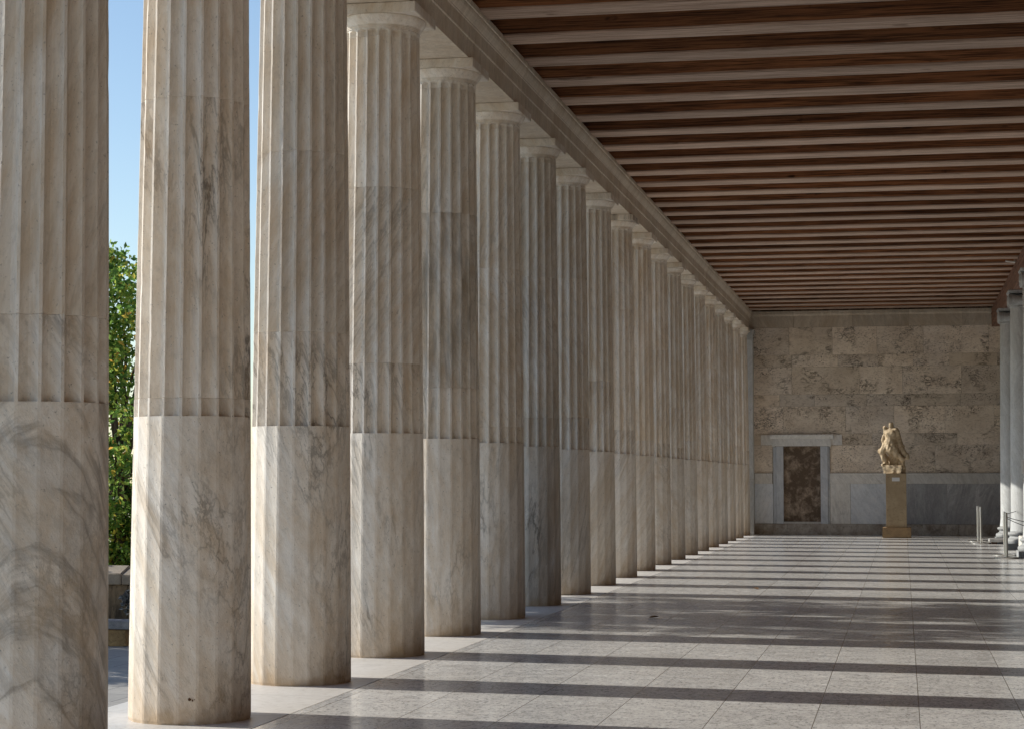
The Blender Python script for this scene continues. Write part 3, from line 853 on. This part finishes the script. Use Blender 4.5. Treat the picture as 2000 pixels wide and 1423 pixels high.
# low slab, block and sign by the inner columns
root = empty('stone_slab', (7.02, 50.1, 0), 'low pale stone slab on dark bearers beside the pair of steel posts', 'slab')
m = MB(); m.box((-.27, -.38, .05), (.4, .48, .125), .006); set_col(m.build('slab', M['white'], root, bevel=.008), .85, .3, .2, 500)
m = MB(); m.box((-.2, -.3, .001), (-.08, .4, .0495)); m.build('bearer', M['wood_plain'], root)
m = MB(); m.box((.15, -.3, .001), (.29, .4, .0495)); m.build('bearer', M['wood_plain'], root)
m = MB(); m.box((7.2, 44.1, .001), (7.85, 45.3, .335), .004)
props(m.build('white_block', M['box_white'], bevel=.012), 'bright white stone block between the two pale inner columns', 'stone block', kind='thing')
root = empty('info_sign', (7.14, 39.0, 0), 'small white information sign at the picture edge in front of the inner columns', 'sign')
m = MB(); m.box((-.215, -.012, 1.70), (.2, .012, 1.97)); m.build('panel', M['label'], root, bevel=.004)
m = MB(); m.lathe([(.14, .001), (.14, .015), (.018, .02), (.018, 1.96)], 16); m.build('stand', M['steel'], root, smooth=True, loc=(.05, .032, 0))
root = empty('ceiling_lamp', (7.05, 44.4, 6.40), 'small white tube lamp on the ceiling beside the inner beam', 'lamp')
m = MB(); m.tube([(-.09, 0, 0), (.12, -.02, -.03)], .022, 12); m.build('tube', M['lamp_white'], root, smooth=True)
m = MB(); m.box((.09, -.03, -.02), (.15, .03, .026)); m.build('bracket', M['steel'], root)

def fallen_leaf(x, y, s, rz, label):
    v, f = [], []
    N = 9
    for i in range(N):
        u = i / (N - 1); wd = math.sin(math.pi * (u ** .8)) * .3
        for k in (-1, 0, 1):
            v.append(((u - .5) * s, k * wd * s, .004 + abs(k) * .16 * s * math.sin(3 * u) + .1 * s * u * u))
    for i in range(N - 1):
        for k in range(2): f.append((i*3+k, (i+1)*3+k, (i+1)*3+k+1, i*3+k+1))
    o = mesh_obj('dry_leaf', v, f, M['brown_floor_leaf'], None, True, (x, y, 0)); o.rotation_euler = (0, 0, rz)
    props(o, label, 'leaf', 'dry leaves on the pavement', 'thing')
fallen_leaf(1.86, 22.45, .12, .5, 'dark dry leaf lying on the tree-shaded part of the pavement')
fallen_leaf(2.57, 28.6, .13, 2.2, 'light brown curled leaf on the sunlit striped pavement')

# ------------------------------------------------------------------ terrace: parapet, bench, trees
# points along the line of sight between the first two columns: X = 4.683 - .4152*Y about there
root = empty('parapet', (-7.62, 29.3, -1.0), 'stained stone parapet with a gabled coping beyond the columns', 'parapet wall')
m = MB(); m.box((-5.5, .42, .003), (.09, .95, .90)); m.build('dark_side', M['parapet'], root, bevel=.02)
m = MB(); m.box((.093, .40, .003), (.62, .96, .905)); m.build('painted_lit_end', M['parapet_lit_tone'], root, bevel=.02)
m = MB(); m.extrude([(.32, .906), (1.06, .906), (1.06, 1.08), (.69, 1.20), (.32, 1.08)], 0, -5.5, -.005); m.build('coping_stone', M['coping'], root, bevel=.012)
m = MB(); m.extrude([(.34, .906), (1.04, .906), (1.04, 1.06), (.69, 1.17), (.34, 1.06)], 0, .0, .70); m.build('coping_stone', M['coping'], root, bevel=.012)
root = empty('stone_bench', (-7.3, 28.95, -1.0), 'grey slab bench on ochre blocks in front of the parapet', 'bench')
m = MB(); m.box((-1.7, -.2, .26), (.9, .25, .39), .01); m.build('seat', M['bench_slab'], root, bevel=.015)
for x in (-1.3, -.16, .62):
    m = MB(); m.box((x - .05, -.15, .002), (x + .27, .2, .258), .008); m.build('leg', M['bench_block'], root, bevel=.012)
def leaves_mesh(clumps, nper, size, seed, droop=.3):
    r = np.random.default_rng(seed); V, F = [], []
    for (c, rad_) in clumps:
        d = r.normal(size=(nper, 3)); d /= np.linalg.norm(d, axis=1)[:, None]
        u = r.random(nper) ** .45
        P = np.array(c) + d * u[:, None] * np.array(rad_)
        for p in P:
            a = r.normal(size=3); a[2] -= droop; a /= np.linalg.norm(a)
            b = np.cross(a, r.normal(size=3)); b /= np.linalg.norm(b) + 1e-9
            s = size * r.uniform(.6, 1.3); k = len(V)
            nrm = np.cross(a, b) * s * .12
            V += [tuple(p), tuple(p + a*s*.5 + b*s*.28 + nrm), tuple(p + a*s), tuple(p + a*s*.5 - b*s*.28 + nrm)]
            F += [(k, k+1, k+2), (k, k+2, k+3)]
    return V, F
def tree(x, y, z0, crown, n_clumps, nper, lsize, seed, label, mat, trunk_r=.16, group=None, fork=.35, csize=(.35, .8)):
    """crown: list of (centre, radii) ellipsoids in local coordinates that hold the clumps of leaves"""
    r = random.Random(seed)
    root = empty('tree', (x, y, z0), label, 'tree', group)
    cl = []
    for i in range(n_clumps):
        c, q = crown[i % len(crown)]
        while True:
            d = Vector((r.uniform(-1, 1), r.uniform(-1, 1), r.uniform(-1, 1)))
            if .25 < d.length < 1: break
        s = r.uniform(*csize)
        cl.append(((c[0] + d.x*q[0], c[1] + d.y*q[1], c[2] + d.z*q[2]), (s, s, s * .7)))
    V, F = leaves_mesh(cl, nper, lsize, seed)
    mesh_obj('crown', V, F, mat, root)
    m = MB(); top = max(c[2] + q[2] for c, q in crown); h0 = top * fork
    m.tube([(0, 0, 0), (.05, .03, h0 * .5), (-.04, .06, h0)], [trunk_r * 1.35, trunk_r, trunk_r * .85], 12)
    m.build('trunk', M['bark'], root, smooth=True)
    b = MB()
    for i in range(0, len(cl), max(1, len(cl) // 26)):
        c = Vector(cl[i][0]); p0 = Vector((-.04, .06, h0 * r.uniform(.8, 1)))
        mid = p0.lerp(c, .5) + Vector((r.uniform(-.2, .2), r.uniform(-.2, .2), r.uniform(.0, .35)))
        b.tube([p0, mid, c], [trunk_r * .45, trunk_r * .25, trunk_r * .08], 7)
    b.build('limb', M['bark'], root, smooth=True)
    return root
TG = 'trees beyond the terrace'
tree(-14.6, 46.2, -1.0, [((0, 0, 6.4), (2.0, 1.4, 2.15)), ((.2, 0, 3.0), (2.4, 2.0, 2.6)), ((-.3, .2, 1.2), (2.2, 2.0, 1.2))], 230, 85, .17, 11,
     'tall green tree with some yellowing leaves between the first two columns', M['leaf'], .16, csize=(.3, .6))
tree(-9.8, 24.3, -1.0, [((0, -.3, 9.3), (2.2, 3.0, 3.6)), ((.3, .2, 8.0), (2.0, 3.2, 2.6))], 125, 100, .19, 5,
     'broad tree outside the columns that shades part of the pavement', M['leaf_dark'], .22, TG, csize=(.4, .75))
tree(-11.6, 26.6, -1.0, [((0, 0, 4.0), (2.0, 3.2, 2.4)), ((0, .5, 2.6), (2.0, 3.0, 1.6))], 110, 100, .18, 8,
     'round tree outside the columns beyond the terrace', M['leaf_dark'], .16, TG)
# grey shrub at the parapet foot
V, F = leaves_mesh([((0, 0, .2), (.22, .12, .16)), ((.2, .02, .14), (.16, .1, .1)), ((-.1, .0, .32), (.12, .1, .1))], 150, .09, 3, -.6)
o = mesh_obj('shrub', V, F, M['grey_leaf'], None, False, (-7.3, 29.42, -.62)); props(o, 'small blue-grey shrub behind the slab bench', 'shrub', kind='thing')
